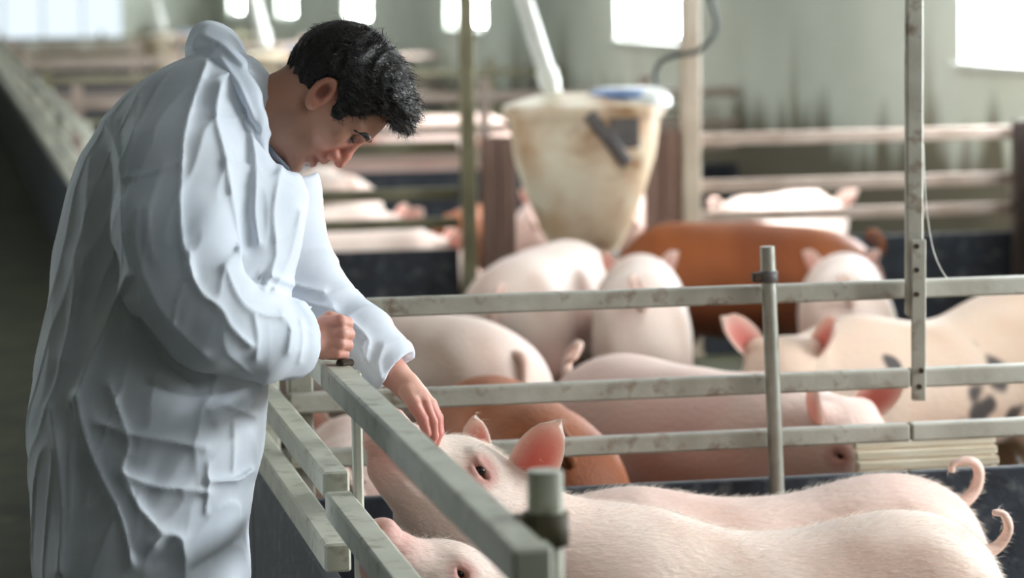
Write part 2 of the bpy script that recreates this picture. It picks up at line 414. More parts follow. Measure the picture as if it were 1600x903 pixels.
# gate in the foreground
gt = thing('pen_gate', (XA+.02, 3.12, 0), 'grey square-tube gate in the foreground under the clenched hand', 'gate')
for z, h in ((.947, .046), (.727, .046), (.55, .046)): box('rail', (0, .855, z), (.046, 1.68, h), m_railA, gt)
for y in (1.66, .1):
    box('stile', (.03, y, .55), (.016, .03, .82), m_railA, gt)
box('panel', (.02, .855, .26), (.02, 1.66, .5), m_panel, gt)
V, Fc = tube_np([(0, 1.70, .95), (0, 1.712, .95)], .012, 10); link('bolt', mesh('bolt', V, Fc, False), m_bolt, gt)
box('latch', (.012, 1.66, .974), (.03, .02, .012), m_bolt, gt, rot=(0, 0, .5))
gp = thing('gate_post', onX(852, 760, XA+.075)*[1, 1, 0], 'round pale gate post with rusty clamp at the near end of the gate', 'post')
zt = float(onX(852, 735, XA+.075)[2])
tube('pipe', [(0, 0, 0), (0, 0, zt)], .0215, m_railA, gp, 20)
for z in (.955, .6):
    V, Fc = tube_np([(0, 0, z-.02), (0, 0, z+.02)], .028, 18); link('clamp', mesh('clamp', V, Fc), m_rust, gp)
    box('hinge_plate', (-.03, .0, z), (.02, .03, .035), m_rust, gp)

# fence C with hopper bay
RC = [(.935, .055), (.733, .055), (.602, .05)]
frontal('pen_fence', 12.0, .68, 2.11, [(.93, .05), (.735, .05), (.61, .045)], .5, (), m_railD, m_panel, 'blurred olive rail fence behind the man, left of the feeder')
frontal('pen_fence', 12.0, 3.17, XW-.02, RC, .5, (), m_railC, m_panel, 'blurred pinkish rail fence between the feeder and the wall')
o = thing('fence_post', (2.15, 11.98, 0), 'olive steel post rising to the ceiling left of the feeder', 'post'); box('column', (0, 0, (ZC-.01)/2), (.06, .06, ZC-.01), m_postO, o); box('base_plate', (0, -.02, .01), (.06, .12, .02), m_postO, o)
o = thing('fence_post', (3.12, 11.98, 0), 'pale beige column rising to the ceiling right of the feeder', 'post'); box('column', (0, 0, (ZC-.01)/2), (.075, .075, ZC-.01), m_postB, o); box('base_plate', (0, 0, .01), (.09, .1, .02), m_postB, o)
o = thing('fence_post', (4.6, 11.925, 0), 'dark brown post at the right end of the pinkish fence', 'post'); box('column', (0, 0, .495), (.075, .06, .99), m_dark, o); box('base_plate', (0, 0, .01), (.1, .08, .02), m_dark, o)
o = thing('partition_board', (2.28, 12, 0), 'pinkish brown partition board left of the feeder', 'board'); 
for k in range(2): box('plank', (-.035+.075*k, 0, .485), (.072, .03, .97), m_boardp, o)
o = thing('partition_board', (3.0, 12, 0), 'pinkish brown partition board right of the feeder', 'board')
for k in range(2): box('plank', (-.04+.08*k, 0, .49), (.077, .03, .98), m_boardp, o)

# farther fences
for i, (Y, m) in enumerate(((17.2, m_railC), (22.3, m_railD), (28., m_railC), (34.5, m_railC), (42, m_railD))):
    frontal('pen_fence', Y, .7, XW-.02, [(.94, .055), (.75, .055), (.61, .05)], .5, (.75, 2.2, 3.2, 4.2), m, m_panel, '%s blurred cross fence counted from the feeder towards the end wall' % ['first', 'second', 'third', 'fourth', 'fifth'][i], psz=.06)

# ------------------------------------------------------------------ feeders
def feeder(Y, px, label, s=1., group=None):
    c = onY(912, 160, 11.3)
    hx = c[0] if px is None else px
    t = thing('feed_hopper', (hx, Y, 0), label, 'feeder', group)
    zb = float(onY(912, 395, 11.3)[2]); zr = float(onY(912, 172, 11.3)[2]); R = .315
    h = zr-zb
    lathe('hopper_body', [(.125, zb), (.135, zb+.02), (.185, zb+.18*h), (.245, zb+.45*h), (.285, zb+.68*h), (.30, zb+.86*h), (.305, zr), (.29, zr), (.27, zb+.68*h), (.12, zb+.03)], m_hop, t, 40)
    lathe('rim', [(.3, zr-.02), (.325, zr-.02), (.328, zr+.02), (.29, zr+.03), (.29, zr-.02)], m_hop, t, 40, caps=False)
    l = lathe('lid', [(.30, 0), (.3, .015), (.2, .045), (.0005, .055)], m_hop, t, 40); l.location = (0, 0, zr+.015)
    l2 = lathe('cap', [(.16, 0), (.172, .01), (.172, .04), (.15, .07), (.1, .085)], m_lid, t, 28); l2.location = (.17, -.06, zr+.005)
    l3 = lathe('blue_band', [(.118, 0), (.12, .02), (.1, .035), (.0005, .04)], m_blue, l2, 28); l3.location = (-.05, -.06, .045)
    b = box('bracket', (.03, -.30, zr-.1), (.05, .03, .26), m_grey, t, rot=(math.radians(6), math.radians(-38), 0))
    box('mounting_plate', (.10, -.285, zr-.075), (.13, .02, .13), m_grey, t, rot=(0, 0, math.radians(18)))
    lathe('outlet_collar', [(.13, zb-.03), (.135, zb+.005), (.125, zb+.01)], m_steel, t, 28)
    for k in range(6):
        a = k*math.pi/3+.3; tube('rod', [(.1*math.cos(a), .1*math.sin(a), zb-.02), (.16*math.cos(a), .16*math.sin(a), .12)], .012, m_steel, t, 8)
    lathe('trough', [(.26, 0), (.28, .13), (.27, .13), (.2, .04), (.03, .09)], m_grey, t, 28)
    lathe('ring', [(.15, zb-.1), (.165, zb-.1), (.165, zb-.08), (.15, zb-.08), (.15, zb-.1)], m_steel, t, 24, caps=False)
    # feed pipe
    return t, zr
t, zr = feeder(11.3, None, 'dirty cream plastic feed hopper standing between the two partition boards')
hx = t.location.x
a = onY(818, 0, 11.3); b = onY(864, 146, 11.3); dirn = (a-b); top = b+dirn*((ZC-.01-b[2])/dirn[2])
p = thing('feed_pipe', (float(b[0]), float(b[1]), float(b[2])), 'slanted white feed pipe dropping into the cream hopper', 'pipe')
tube('pipe', [(0, 0, 0), top-b], .036, m_white, p, 16); tube('coupling', [(top-b)*.02, (top-b)*.06], .044, m_white, p, 16)
cb = [onY(px, py, 11.25) for px, py in ((1026, 132), (1025, 112), (1035, 95), (1060, 86), (1090, 80), (1112, 60), (1120, 35), (1112, 5), (1105, -40), (1100, -260))]
cb.append(np.array([cb[-1][0], cb[-1][1], ZC]))
tag(tube('cable', spline(cb[:-1], 6), .011, m_cable, n=8), 'dark grey cable looping up from the hopper lid past the beige column', 'cable')
for Y, lab, lab2 in ((20.5, 'blurred feed hopper far behind the head of the man', 'white feed pipe far behind the collar of the man'), (30.5, 'small blurred yellowish feed hopper farthest up the barn', 'white feed pipe farthest up the barn')):
    t2, z2 = feeder(Y, 2.35, lab)
    p = thing('feed_pipe', (2.23, Y, 1.2), lab2, 'pipe'); tube('pipe', [(0, 0, 0), (-.35, 0, ZC-1.21)], .045, m_white, p, 12); tube('coupling', [(-.01, 0, .04), (-.03, 0, .12)], .055, m_white, p, 12)
# wooden trough cover
wb = thing('wooden_board', (0, 0, 0), 'pale wooden slatted board lying in the pen below the spotted pig', 'board')
a = onY(1345, 683, 6.0); b = onY(1566, 668, 6.0); c = onY(1566, 706, 6.0)
wb.location = ((a[0]+b[0])/2, 6.02, 0)
for k in range(4):
    box('slat', (0, .012*k, .515+.0215*k), (b[0]-a[0], .03, .019), m_wood, wb, bev=.003)
for q in (-1, 1): box('batten', (q*.13, .05, .27), (.04, .03, .54), m_wood, wb)

# ------------------------------------------------------------------ pigs
CREAM = (230, 212, 198); PINK = (218, 180, 168)
def ear_np(base, eu, ew, L, Wd, cup=.35, n=9, k=9, th=.005, droop=0., prof=None):
    """cupped leaf: base point, length axis, width axis; concave side faces cross(ew, eu)"""
    eu = nz(eu); ew = nz(np.array(ew)-eu*(np.array(ew)@eu)); en = np.cross(ew, eu)
    us = np.linspace(0, 1, n); vs = np.linspace(-1, 1, k); A = []
    for sgn in (1, -1):
        for u in us:
            w = Wd*(.62*(1-u)**.5*(u+.12)**.12+.75*math.sin(math.pi*(u*.82+.08))**.75*.55)*(1 if u < .98 else .62)
            for v in vs:
                p = np.array(base)+eu*(L*u*(1-.06*v*v))+ew*(w*v*math.cos(cup*abs(v)*.9)) - en*(Wd*cup*(1-v*v)*math.sin(math.pi*(.25+.6*u))*.9)+en*(droop*L*u*u)
                edge = min(1-abs(v), 1-u)
                A.append(p+en*sgn*th*(.25+.75*min(1, edge*4)))
    V = np.array(A); Fc = []; m = n*k
    for i in range(n-1):
        for j in range(k-1):
            a = i*k+j; Fc.append((a, a+1, a+k+1, a+k)); Fc.append((m+a, m+a+k, m+a+k+1, m+a+1))
    rim = [i*k for i in range(n)]+[(n-1)*k+j for j in range(1, k)]+[i*k+k-1 for i in range(n-2, -1, -1)]
    for a, b in zip(rim[:-1], rim[1:]): Fc.append((a, b, m+b, m+a)[::-1])
    c = np.zeros((len(V), 3)); uu = np.tile(np.repeat(us, k), 2); vv = np.tile(np.tile(vs, n), 2)
    inner = np.concatenate([np.ones(m), np.zeros(m)])
    core = inner*ss(1.05, .2, np.abs(vv))*ss(1.1, .35, uu)
    c[:] = lin((232, 196, 182)); c = mixc(c, (206, 120, 108), core); c = mixc(c, (244, 226, 214), ss(.72, .98, np.maximum(np.abs(vv), uu)))
    return V, Fc, c
def rotm(pitch, yaw):
    cy, sy, cp, sp = math.cos(yaw), math.sin(yaw), math.cos(pitch), math.sin(pitch)
    fx = np.array([cp*cy, cp*sy, sp]); lf = np.array([-sy, cy, 0.]); return fx, lf, np.cross(fx, lf)
def pig_mesh(name, h=.009, kind='white', sag=0., arch=0., rumpz=0., neck=(.47, 0, .55), headp=0., heady=0., nr=(.15, .112), ears=None, tail='curl', fat=1., hs=1., spots=(), mouth=True, neckz=0., tail_pts=None, seed=0, lean=0.):
    s = SDF(); f = fat
    s.add(ell((-.36, 0, .495+rumpz), (.225, .165*f, .185)), .1)
    s.add(ell((-.05, 0, .482+arch-sag), (.36, .178*f, .195)), .12)
    s.add(ell((.25, 0, .485+neckz), (.22, .158*f, .19)), .12)
    s.add(ell((-.02, 0, .41), (.3, .158*f, .15)), .1)
    for y in (-1, 1):
        s.add(ell((-.42, y*.085, .40), (.15, .095*f, .2)), .07)
        s.add(ell((.27, y*.095, .38), (.11, .075*f, .17)), .06)
    s.cut(cone((-.62, 0, .36), (-.5, 0, .05), .012, .03), .06)         # cleft between the hams
    for y in (-1, 1):
        y1 = y*.1
        s.add(cone((-.43, y1, .32), (-.40, y1*1.05, .235), .085, .056), .05); s.add(cone((-.40, y1*1.05, .235), (-.475, y1, .155), .05, .034), .03)
        s.add(cone((-.475, y1, .155), (-.455, y1, .06), .032, .028), .02); s.add(cone((-.455, y1, .05), (-.43, y1, .02), .03, .03), .015)
        s.add(cone((.29, y1, .32), (.29, y1, .2), .066, .04), .05); s.add(cone((.29, y1, .2), (.285, y1, .06), .038, .029), .02); s.add(cone((.285, y1, .05), (.305, y1, .02), .03, .03), .015)
    H0 = np.array(neck, float); fx, lf, up = rotm(headp, heady)
    s.add(cone((.3, 0, .5+neckz), H0, *nr), .1)
    def hp(a, b, c): return H0+hs*(fx*a+lf*b+up*c)
    s.add(ell(hp(.02, 0, .005), hs*np.array((.125, .1, .105)), np.array([fx, lf, up])), .06)
    s.add(cone(hp(.07, 0, .0), hp(.165, 0, -.035), .083*hs, .06*hs), .04)
    s.add(cone(hp(.16, 0, -.035), hp(.238, 0, -.04), .058*hs, .045*hs), .03)
    s.add(cone(hp(.05, 0, -.06), hp(.19, 0, -.085), .062*hs, .028*hs), .04)
    for y in (-1, 1):
        s.add(ell(hp(.0, y*.055, -.05), hs*np.array((.085, .055, .075)), np.array([fx, lf, up])), .05)
        s.add(ell(hp(.085, y*.062, .048), hs*np.array((.036, .02, .022)), np.array([fx, lf, up])), .02)
        s.add(ell(hp(-.02, y*.075, .075), hs*np.array((.035, .03, .035))), .03)
    s.add(cone(hp(.238, 0, -.036), hp(.252, 0, -.036), .046*hs, .046*hs, fx, 1.8), .012)
    for y in (-1, 1):
        s.cut(cone(hp(.24, y*.019, -.036), hp(.28, y*.021, -.034), .0095*hs, .0095*hs), .008)
        s.cut(ell(hp(.086, y*.088, .028), hs*np.array((.016, .013, .010)), np.array([fx, lf, up])), .012)
    for y in (-1, 1):
        s.add(cone(hp(.066, y*.089, .036), hp(.106, y*.082, .041), .0055*hs, .0045*hs), .008); s.add(cone(hp(.07, y*.09, .018), hp(.105, y*.084, .021), .005*hs, .004*hs), .008)
    if mouth:
        for y in (-1, 1): s.cut(cone(hp(.09, y*.072, -.075), hp(.235, y*.034, -.078), .003, .004), .012)
    v, q = s.mesh(h)
    c = np.tile(np.array(lin(CREAM)), (len(v), 1)); n1 = snoise(v, 9, seed % 6); n2 = snoise(v, 34, 5)
    pk = np.clip(.35+.22*n1+.1*n2, 0, 1)
    dl = (v-H0)@fx/hs; inhead = ((v-H0)@fx > -.03) & (v[:, 0] > .2) if True else 0
    hd = np.linalg.norm(v-H0, axis=1) < .36*hs
    if kind in ('white', 'pink', 'spotted'):
        c = mixc(c, PINK, pk*(.75 if kind == 'white' else 1.0)); 
        if kind == 'pink': c = mixc(c, (222, 176, 166), np.full(len(v), .35))
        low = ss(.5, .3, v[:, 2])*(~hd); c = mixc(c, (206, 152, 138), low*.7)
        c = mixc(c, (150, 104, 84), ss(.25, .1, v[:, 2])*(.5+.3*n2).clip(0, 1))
        c = mixc(c, (176, 138, 112), ss(.55, 1.5, snoise(v, 7, 9)+.3*n2)*.5)
        c = mixc(c, (216, 158, 146), (hd*ss(.13, .24, dl))*.8)
        eyed = np.minimum(np.linalg.norm(v-hp(.086, .085, .03), axis=1), np.linalg.norm(v-hp(.086, -.085, .03), axis=1))/hs
        c = mixc(c, (188, 128, 116), ss(.05, .02, eyed)*hd*.85)
        c = mixc(c, (196, 108, 104), ss(.05, .0, np.abs(v[:, 1]))*ss(-.5, -.56, v[:, 0])*ss(.46, .4, v[:, 2])*.7)
    if kind == 'brown':
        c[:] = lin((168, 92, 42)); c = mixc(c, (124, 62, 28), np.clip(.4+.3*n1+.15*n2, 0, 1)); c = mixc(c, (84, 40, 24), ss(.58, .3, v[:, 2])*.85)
    if kind == 'spotted':
        c = mixc(c, (180, 150, 122), np.full(len(v), .6))
        for (x, y, z, r) in spots:
            dd = np.linalg.norm((v-np.array((x, y, z)))*[1, 1, 1.1], axis=1)+.012*snoise(v, 60, 4); c = mixc(c, (38, 36, 38), ss(r, r*.6, dd)*.93)
    c = mixc(c, (60, 48, 42), ss(.035, .015, v[:, 2]))
    parts = [(v, q, c, 0)]
    ear_b = []
    for i, y in enumerate((1, -1)):
        e = (ears or {}).get(y, {})
        b = hp(*(e.get('b', (-.03, y*.072, .075))))
        eu = e.get('u', (.25, y*.55, .8)); ew = e.get('w', (-.15*y*-1, .8*y*0+.0, 0))
        eu = fx*eu[0]+lf*eu[1]+up*eu[2]; ew = e.get('w', (.75, y*.35, -.1)); ew = fx*ew[0]+lf*ew[1]+up*ew[2]
        if y < 0: ew = -ew
        if 'n' in e: eu = np.array(e['wu'], float); ew = np.cross(nz(eu), nz(e['n']))
        V, Fc, ec = ear_np(b, eu, ew, e.get('L', .15)*hs, e.get('W', .062)*hs, e.get('cup', .4), droop=e.get('droop', .0))
        if kind == 'brown': ec = ec*.35
        parts.append((V, Fc, ec, 1))
    tb = np.array((-.54, 0, .60+rumpz))
    if tail_pts is not None: tp_ = tb+np.array(tail_pts)
    elif tail == 'curl':
        tp_ = tb+np.array([(.03, 0, 0), (-.03, 0, .0), (-.06, .01, .015), (-.075, .03, .05), (-.055, .04, .085), (-.02, .025, .085), (-.015, 0, .055), (-.04, -.012, .04)])
    else:
        tp_ = tb+np.array([(.03, 0, 0), (-.025, 0, -.0), (-.05, .01, -.03), (-.055, .02, -.08), (-.04, .01, -.12)])
    sp = spline(tp_, 6); V, Fc = tube_np(sp, np.linspace(.019, .007, len(sp)), 8); tc = np.tile(np.array(lin((224, 190, 174) if kind != 'brown' else (140, 84, 50))), (len(V), 1)); parts.append((V, Fc, tc, 0))
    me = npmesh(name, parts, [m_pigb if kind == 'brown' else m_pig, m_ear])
    return me, [hp(.088, y*.083, .031) for y in (1, -1)], hs
PIGN = []
def pig(data, loc, heading, sc, label, group='pigs in the pens', eyes=True, bristle=0, sxyz=None):
    me, ey, hs = data
    t = thing('pig', loc, label, 'pig', group, math.radians(heading)); t.scale = sxyz or (sc, sc, sc)
    link('body', me, None, t)
    if eyes:
        for p in ey:
            o = link('eye', EYE, m_eye, t); o.location = p; o.scale = (hs*.92, hs*.92, hs*.85)
    if bristle:
        v = np.empty(len(me.vertices)*3, np.float32); me.vertices.foreach_get('co', v); v = v.reshape(-1, 3)
        nn = np.empty(len(v)*3, np.float32); me.vertices.foreach_get('normal', nn); nn = nn.reshape(-1, 3)
        rs = np.random.RandomState(5); E2 = np.array(ey); ok = np.where((v[:, 2] > .36) & (np.linalg.norm(v[:, None]-E2[None], axis=2).min(1) > .035*hs) & (v[:, 0] < E2[:, 0].max()+.06))[0]; ix = rs.choice(ok, bristle)
        p = v[ix]+rs.randn(bristle, 3)*.003; nv = nn[ix]; back = np.array([-1., 0, -.25]); tg = back-(nv@back)[:, None]*nv; tg /= np.linalg.norm(tg, axis=1)[:, None]+1e-6
        dr = tg*.9+nv*.34+rs.randn(bristle, 3)*.16; dr /= np.linalg.norm(dr, axis=1)[:, None]; sd = np.cross(dr, rs.randn(bristle, 3)); sd /= np.linalg.norm(sd, axis=1)[:, None]
        ln = (.012+.012*rs.rand(bristle))[:, None]
        V = np.stack([p-sd*.0004-nv*.001, p+sd*.0004-nv*.001, p+dr*ln], 1).reshape(-1, 3); q = np.arange(len(V)).reshape(-1, 3)
        b = link('bristles', npmesh('bristles', [(V, q, None, 0)], [m_bris]), None, t); b['kind'] = 'stuff'
    return t
_bm = bmesh.new(); bmesh.ops.create_uvsphere(_bm, u_segments=12, v_segments=8, radius=.0115); EYE = bpy.data.meshes.new('eye'); _bm.to_mesh(EYE); _bm.free(); EYE.polygons.foreach_set('use_smooth', [True]*len(EYE.polygons))
def put(px, py, Y, z=None):   # ground point under a pixel lying at barn depth Y
    p = onY(px, py, Y); return (float(p[0]), Y, 0.)

FAST_H = .009
# near pen ---------------------------------------------------------
d1 = pig_mesh('pig_front', .0055, 'white', sag=.03, rumpz=-.005, arch=-.005, neck=(.612, 0, .725), neckz=.03, headp=math.radians(51), heady=math.radians(25), nr=(.155, .115), hs=1.15,
    ears={1: dict(b=(-.01, .068, .085), wu=(-.42, .3, .85), n=(.45, .85, .1), L=.15, W=.064, cup=.5), -1: dict(b=(.0, -.06, .085), wu=(.03, -.35, .95), n=(.75, .6, .1), L=.115, W=.05, cup=.45)},
    tail_pts=[(.03, 0, -.01), (-.02, 0, -.02), (-.05, 0, -.005), (-.065, .01, .03), (-.05, .02, .065), (-.025, .02, .07)], seed=1)
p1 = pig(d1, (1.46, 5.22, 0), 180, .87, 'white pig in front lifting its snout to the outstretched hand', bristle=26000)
d2 = pig_mesh('pig_second', .007, 'pink', rumpz=.005, arch=-.01, sag=.02, neck=(.48, 0, .55), headp=math.radians(-20), seed=2, tail_pts=[(.03, 0, -.01), (-.01, 0, .01), (-.035, 0, .04), (-.035, .01, .08), (-.01, .02, .105), (.03, .02, .10), (.035, .02, .08)])
p2 = pig(d2, (1.54, 5.53, 0), 182, .88, 'pink pig right behind the front pig with raised curly tail', bristle=12000)
d3 = pig_mesh('pig_third', .0065, 'white', headp=math.radians(54), heady=math.radians(24), neck=(.515, 0, .70), neckz=.01, hs=.92, seed=3, tail='hang', ears={1: dict(wu=(-.95, .3, -.1), n=(.1, .5, -.8), L=.13), -1: dict(wu=(-.9, -.3, .1), n=(.1, -.5, -.8), L=.13)})
p3 = pig(d3, (1.235, 4.66, 0), 180, .86, 'white pig with brown eye patch peering out below the gate rail', bristle=9000, sxyz=(.86, .86, .82))
# middle pen -------------------------------------------------------
dw = pig_mesh('pig_white', .009, 'white', headp=math.radians(-25), neck=(.48, 0, .5), seed=4)
dw2 = pig_mesh('pig_white_down', .009, 'white', headp=math.radians(-40), neck=(.46, 0, .44), nr=(.15, .11), tail='hang', seed=5, arch=.02)
dp = pig_mesh('pig_pink', .009, 'pink', headp=math.radians(-22), neck=(.49, 0, .53), seed=2)
db = pig_mesh('pig_brown', .009, 'brown', headp=math.radians(-45), neck=(.44, 0, .42), arch=.03, seed=1)
db2 = pig_mesh('pig_dark_brown', .01, 'brown', headp=math.radians(-45), neck=(.44, 0, .42), arch=.02, seed=3)
dsp = pig_mesh('pig_spotted', .009, 'spotted', headp=math.radians(-20), heady=math.radians(35), neck=(.53, 0, .53), sag=.03, rumpz=.03, nr=(.14, .105), seed=2,
    spots=[(-.12, .17, .5, .065), (-.1, .16, .62, .04), (.03, .17, .6, .03), (-.02, .18, .46, .045), (.28, .16, .56, .03), (-.2, .16, .38, .05), (.05, .17, .36, .05), (-.3, .16, .55, .04), (-.05, .19, .41, .06)])
def P(data, px, py, Y, head, sc, label, **k): return pig(data, put(px, py, Y), head, sc, label, **k)
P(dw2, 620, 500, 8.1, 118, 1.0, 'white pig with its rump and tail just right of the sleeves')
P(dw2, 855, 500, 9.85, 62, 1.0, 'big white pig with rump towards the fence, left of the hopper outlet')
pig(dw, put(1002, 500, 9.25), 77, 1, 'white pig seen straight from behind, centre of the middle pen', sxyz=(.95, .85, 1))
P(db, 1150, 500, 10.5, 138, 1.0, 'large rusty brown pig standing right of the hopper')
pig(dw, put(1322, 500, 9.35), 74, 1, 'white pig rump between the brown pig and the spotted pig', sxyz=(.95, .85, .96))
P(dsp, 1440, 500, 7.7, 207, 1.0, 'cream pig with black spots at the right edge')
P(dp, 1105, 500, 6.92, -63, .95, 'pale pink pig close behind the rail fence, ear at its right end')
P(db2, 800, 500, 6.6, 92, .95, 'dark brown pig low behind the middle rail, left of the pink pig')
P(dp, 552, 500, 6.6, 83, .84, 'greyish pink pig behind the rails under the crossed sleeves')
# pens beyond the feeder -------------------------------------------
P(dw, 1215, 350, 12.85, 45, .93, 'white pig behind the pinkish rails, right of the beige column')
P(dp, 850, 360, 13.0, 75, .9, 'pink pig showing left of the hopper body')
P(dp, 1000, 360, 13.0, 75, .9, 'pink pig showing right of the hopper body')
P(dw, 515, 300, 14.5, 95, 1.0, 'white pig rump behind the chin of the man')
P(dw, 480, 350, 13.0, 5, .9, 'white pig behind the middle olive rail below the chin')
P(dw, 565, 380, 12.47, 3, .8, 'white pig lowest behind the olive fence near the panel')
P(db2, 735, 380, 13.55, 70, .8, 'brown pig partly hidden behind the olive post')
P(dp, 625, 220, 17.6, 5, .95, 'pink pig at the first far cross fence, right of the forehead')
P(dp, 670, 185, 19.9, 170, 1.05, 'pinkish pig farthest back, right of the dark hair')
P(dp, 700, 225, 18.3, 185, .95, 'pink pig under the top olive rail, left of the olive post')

# ------------------------------------------------------------------ the man
D0 = 4.86; SP = D0/F     # figure is modelled in units of one photo pixel at his distance (1.08 mm): x right, y down, w away
def L(px, py, w=0.):
    k = 1+w*SP/D0; return np.array([800+(px-800)*k, 451.5+(py-451.5)*k, w])
def Wd(V): return C0+np.stack([(V[:, 0]-800)*SP, (451.5-V[:, 1])*SP, -(D0+V[:, 2]*SP)], 1)@W.T
FEET = Wd(np.array([L(225, 1470, 0)]))[0]; FEET[2] = 0
man = thing('person', FEET, 'man in white hooded coverall leaning over the gate and reaching to a pig', 'person')
def toman(V): return Wd(V)-FEET
def chain(s, pts, k):
    for a, b in zip(pts[:-1], pts[1:]): s.add(cone(L(*a[:3]), L(*b[:3]), a[3], b[3]), k)
# --- coverall
ROWS = np.array([(74, 345, 365, 8, 0), (84, 318, 392, 70, 0), (98, 288, 408, 120, 0), (120, 238, 422, 150, 0), (150, 196, 430, 168, 0), (185, 166, 424, 182, 0), (240, 133, 446, 192, 0), (268, 122, 468, 198, 0), (300, 112, 478, 208, 0), (380, 95, 466, 196, 0),
    (470, 79, 442, 186, 0), (560, 62, 418, 184, 0), (640, 52, 412, 190, 0), (700, 52, 404, 192, 0), (760, 55, 388, 190, 0), (830, 58, 381, 188, 0), (897, 60, 388, 185, 0), (980, 72, 384, 182, 0), (1060, 85, 372, 176, 0), (1090, 90, 365, 172, 0)], float)
_yy = np.arange(60, 1110, 4.); _tab = []
for c in range(1, 4):
    q = np.interp(_yy, ROWS[:, 0], ROWS[:, c]); ker = np.exp(-np.linspace(-2, 2, 11)**2); ker /= ker.sum()
    _tab.append(np.convolve(np.pad(q, 5, mode='edge'), ker, 'valid'))
def torso(shrink=0.):
    def f(P):
        y = P[:, 1]; xl = np.interp(y, _yy, _tab[0]); xr = np.interp(y, _yy, _tab[1]); b = np.interp(y, _yy, _tab[2])-shrink
        a = np.maximum((xr-xl)/2-shrink, 3); b = np.maximum(b, 3); q = ((np.abs(P[:, 0]-(xl+xr)/2)/a)**2.25+(np.abs(P[:, 2])/b)**2.25)**(1/2.25)
        d = (q-1)*np.minimum(a, b)*.85
        return np.maximum(np.maximum(d, 70+shrink-y), y-1085)
    f.lo = np.array([40., 60, -225]); f.hi = np.array([500., 1100, 225]); return f
NEAR = [(300, 188, -122, 76), (276, 262, -180, 84), (266, 345, -208, 86), (288, 445, -208, 84), (330, 500, -185, 76), (400, 528, -120, 64), (450, 534, -55, 56), (492, 534, -8, 44), (525, 532, 20, 38)]
FARS = [(370, 190, 150, 80), (420, 300, 190, 78), (462, 415, 205, 62), (500, 470, 200, 55), (555, 522, 186, 56), (605, 566, 176, 42), (640, 600, 172, 34)]
s = SDF(); s.add(torso(), 20)
for w in (-1, 1):
    s.add(cone(L(235, 1000, w*92), L(228, 1200, w*100), 128, 104), 40); s.add(cone(L(228, 1200, w*100), L(222, 1440, w*105), 104, 78), 30)
chain(s, NEAR[:3], 22); chain(s, NEAR[2:], 9); chain(s, FARS, 16)
# cuffs: open ends
def opening(s, c, n, r_in):
    c = L(*c); n = nz(n); s.cut(ell(c+n*76, (74, 74, 74)), 4); s.cut(cone(c-n*26, c+n*30, r_in*.8, r_in), 5)
s.cut(cone(np.array([460., 236, -240]), np.array([460., 236, 240]), 37, 37), 8)
opening(s, (462, 535, -32), (1, -.06, .5), 37); opening(s, (605, 570, 175), (.74, .66, -.05), 35)
for w in (-1, 1): s.cut(cone(L(222, 1452, w*105), L(222, 1560, w*105), 90, 90), 4)
FOLDS = [  # photo-pixel path, height, width
    ([(322, 98), (303, 150), (288, 205), (283, 262), (281, 330), (286, 385), (300, 430)], 7, 8),
    ([(345, 130), (338, 180), (352, 240), (362, 300), (371, 350), (376, 395)], 7, 9), ([(375, 140), (392, 200), (400, 260), (398, 330), (404, 380)], 7, 10),
    ([(188, 280), (240, 268), (287, 250)], 3.2, 3.5), ([(255, 255), (240, 300), (232, 345), (238, 400)], 4, 10), ([(215, 330), (212, 380), (228, 440), (262, 500), (320, 556)], 5, 12),
    ([(296, 395), (300, 430), (318, 462), (345, 480), (362, 512), (392, 540)], 8, 8), ([(355, 420), (372, 462), (396, 486), (440, 494)], 7, 8), ([(398, 495), (404, 530), (400, 560)], 5, 7), ([(440, 490), (455, 515), (450, 550)], 4, 7), ([(470, 500), (474, 530), (468, 565)], 4, 5),
    ([(165, 190), (183, 235), (189, 300), (190, 360), (205, 430)], 6, 8), ([(215, 150), (205, 220), (200, 270)], 4, 9), ([(140, 250), (132, 350), (128, 450)], 5, 14),
    ([(196, 432), (180, 470), (160, 520), (135, 575), (118, 620)], 9, 10), ([(118, 620), (135, 690), (160, 750), (190, 810), (205, 880)], 8, 11), ([(118, 400), (112, 480), (96, 560)], 6, 14), ([(78, 640), (90, 720), (96, 800), (90, 890)], 7, 14),
    ([(150, 660), (210, 680), (270, 690), (320, 700)], 6, 14), ([(190, 740), (240, 760), (290, 765), (325, 770)], 6, 12), ([(170, 600), (200, 690), (190, 730), (215, 790), (250, 830)], 7, 12),
    ([(240, 850), (258, 835), (285, 845), (290, 900)], 9, 13), ([(300, 890), (340, 865), (380, 838)], -8, 14), ([(395, 735), (370, 750), (330, 752)], 7, 8), ([(330, 640), (350, 632), (372, 640), (400, 650)], 5, 7), ([(365, 660), (366, 700), (364, 735)], 3, 4),
    ([(325, 725), (325, 770), (322, 800)], 3, 4), ([(410, 600), (385, 640), (340, 660)], 5, 12), ([(230, 600), (290, 618), (350, 612), (405, 600)], -6, 14), ([(220, 500), (250, 560), (300, 600)], -7, 14),
    ([(470, 330), (455, 400), (430, 450)], 5, 10), ([(440, 260), (428, 330), (432, 400), (415, 450)], 6, 9), ([(425, 430), (460, 445), (505, 455)], 6, 8), ([(430, 455), (470, 470), (515, 482)], 6, 8), ([(545, 500), (575, 530), (570, 560)], 5, 8), ([(520, 480), (560, 540), (590, 590)], 4, 9), ([(600, 540), (590, 565), (596, 590)], 4, 6)]
def pdist(X, Y, poly):
    d = np.full(len(X), 1e9)
    for (ax, ay), (bx, by) in zip(poly[:-1], poly[1:]):
        dx, dy = bx-ax, by-ay; t = np.clip(((X-ax)*dx+(Y-ay)*dy)/(dx*dx+dy*dy), 0, 1); d = np.minimum(d, (X-ax-t*dx)**2+(Y-ay-t*dy)**2)
    return d
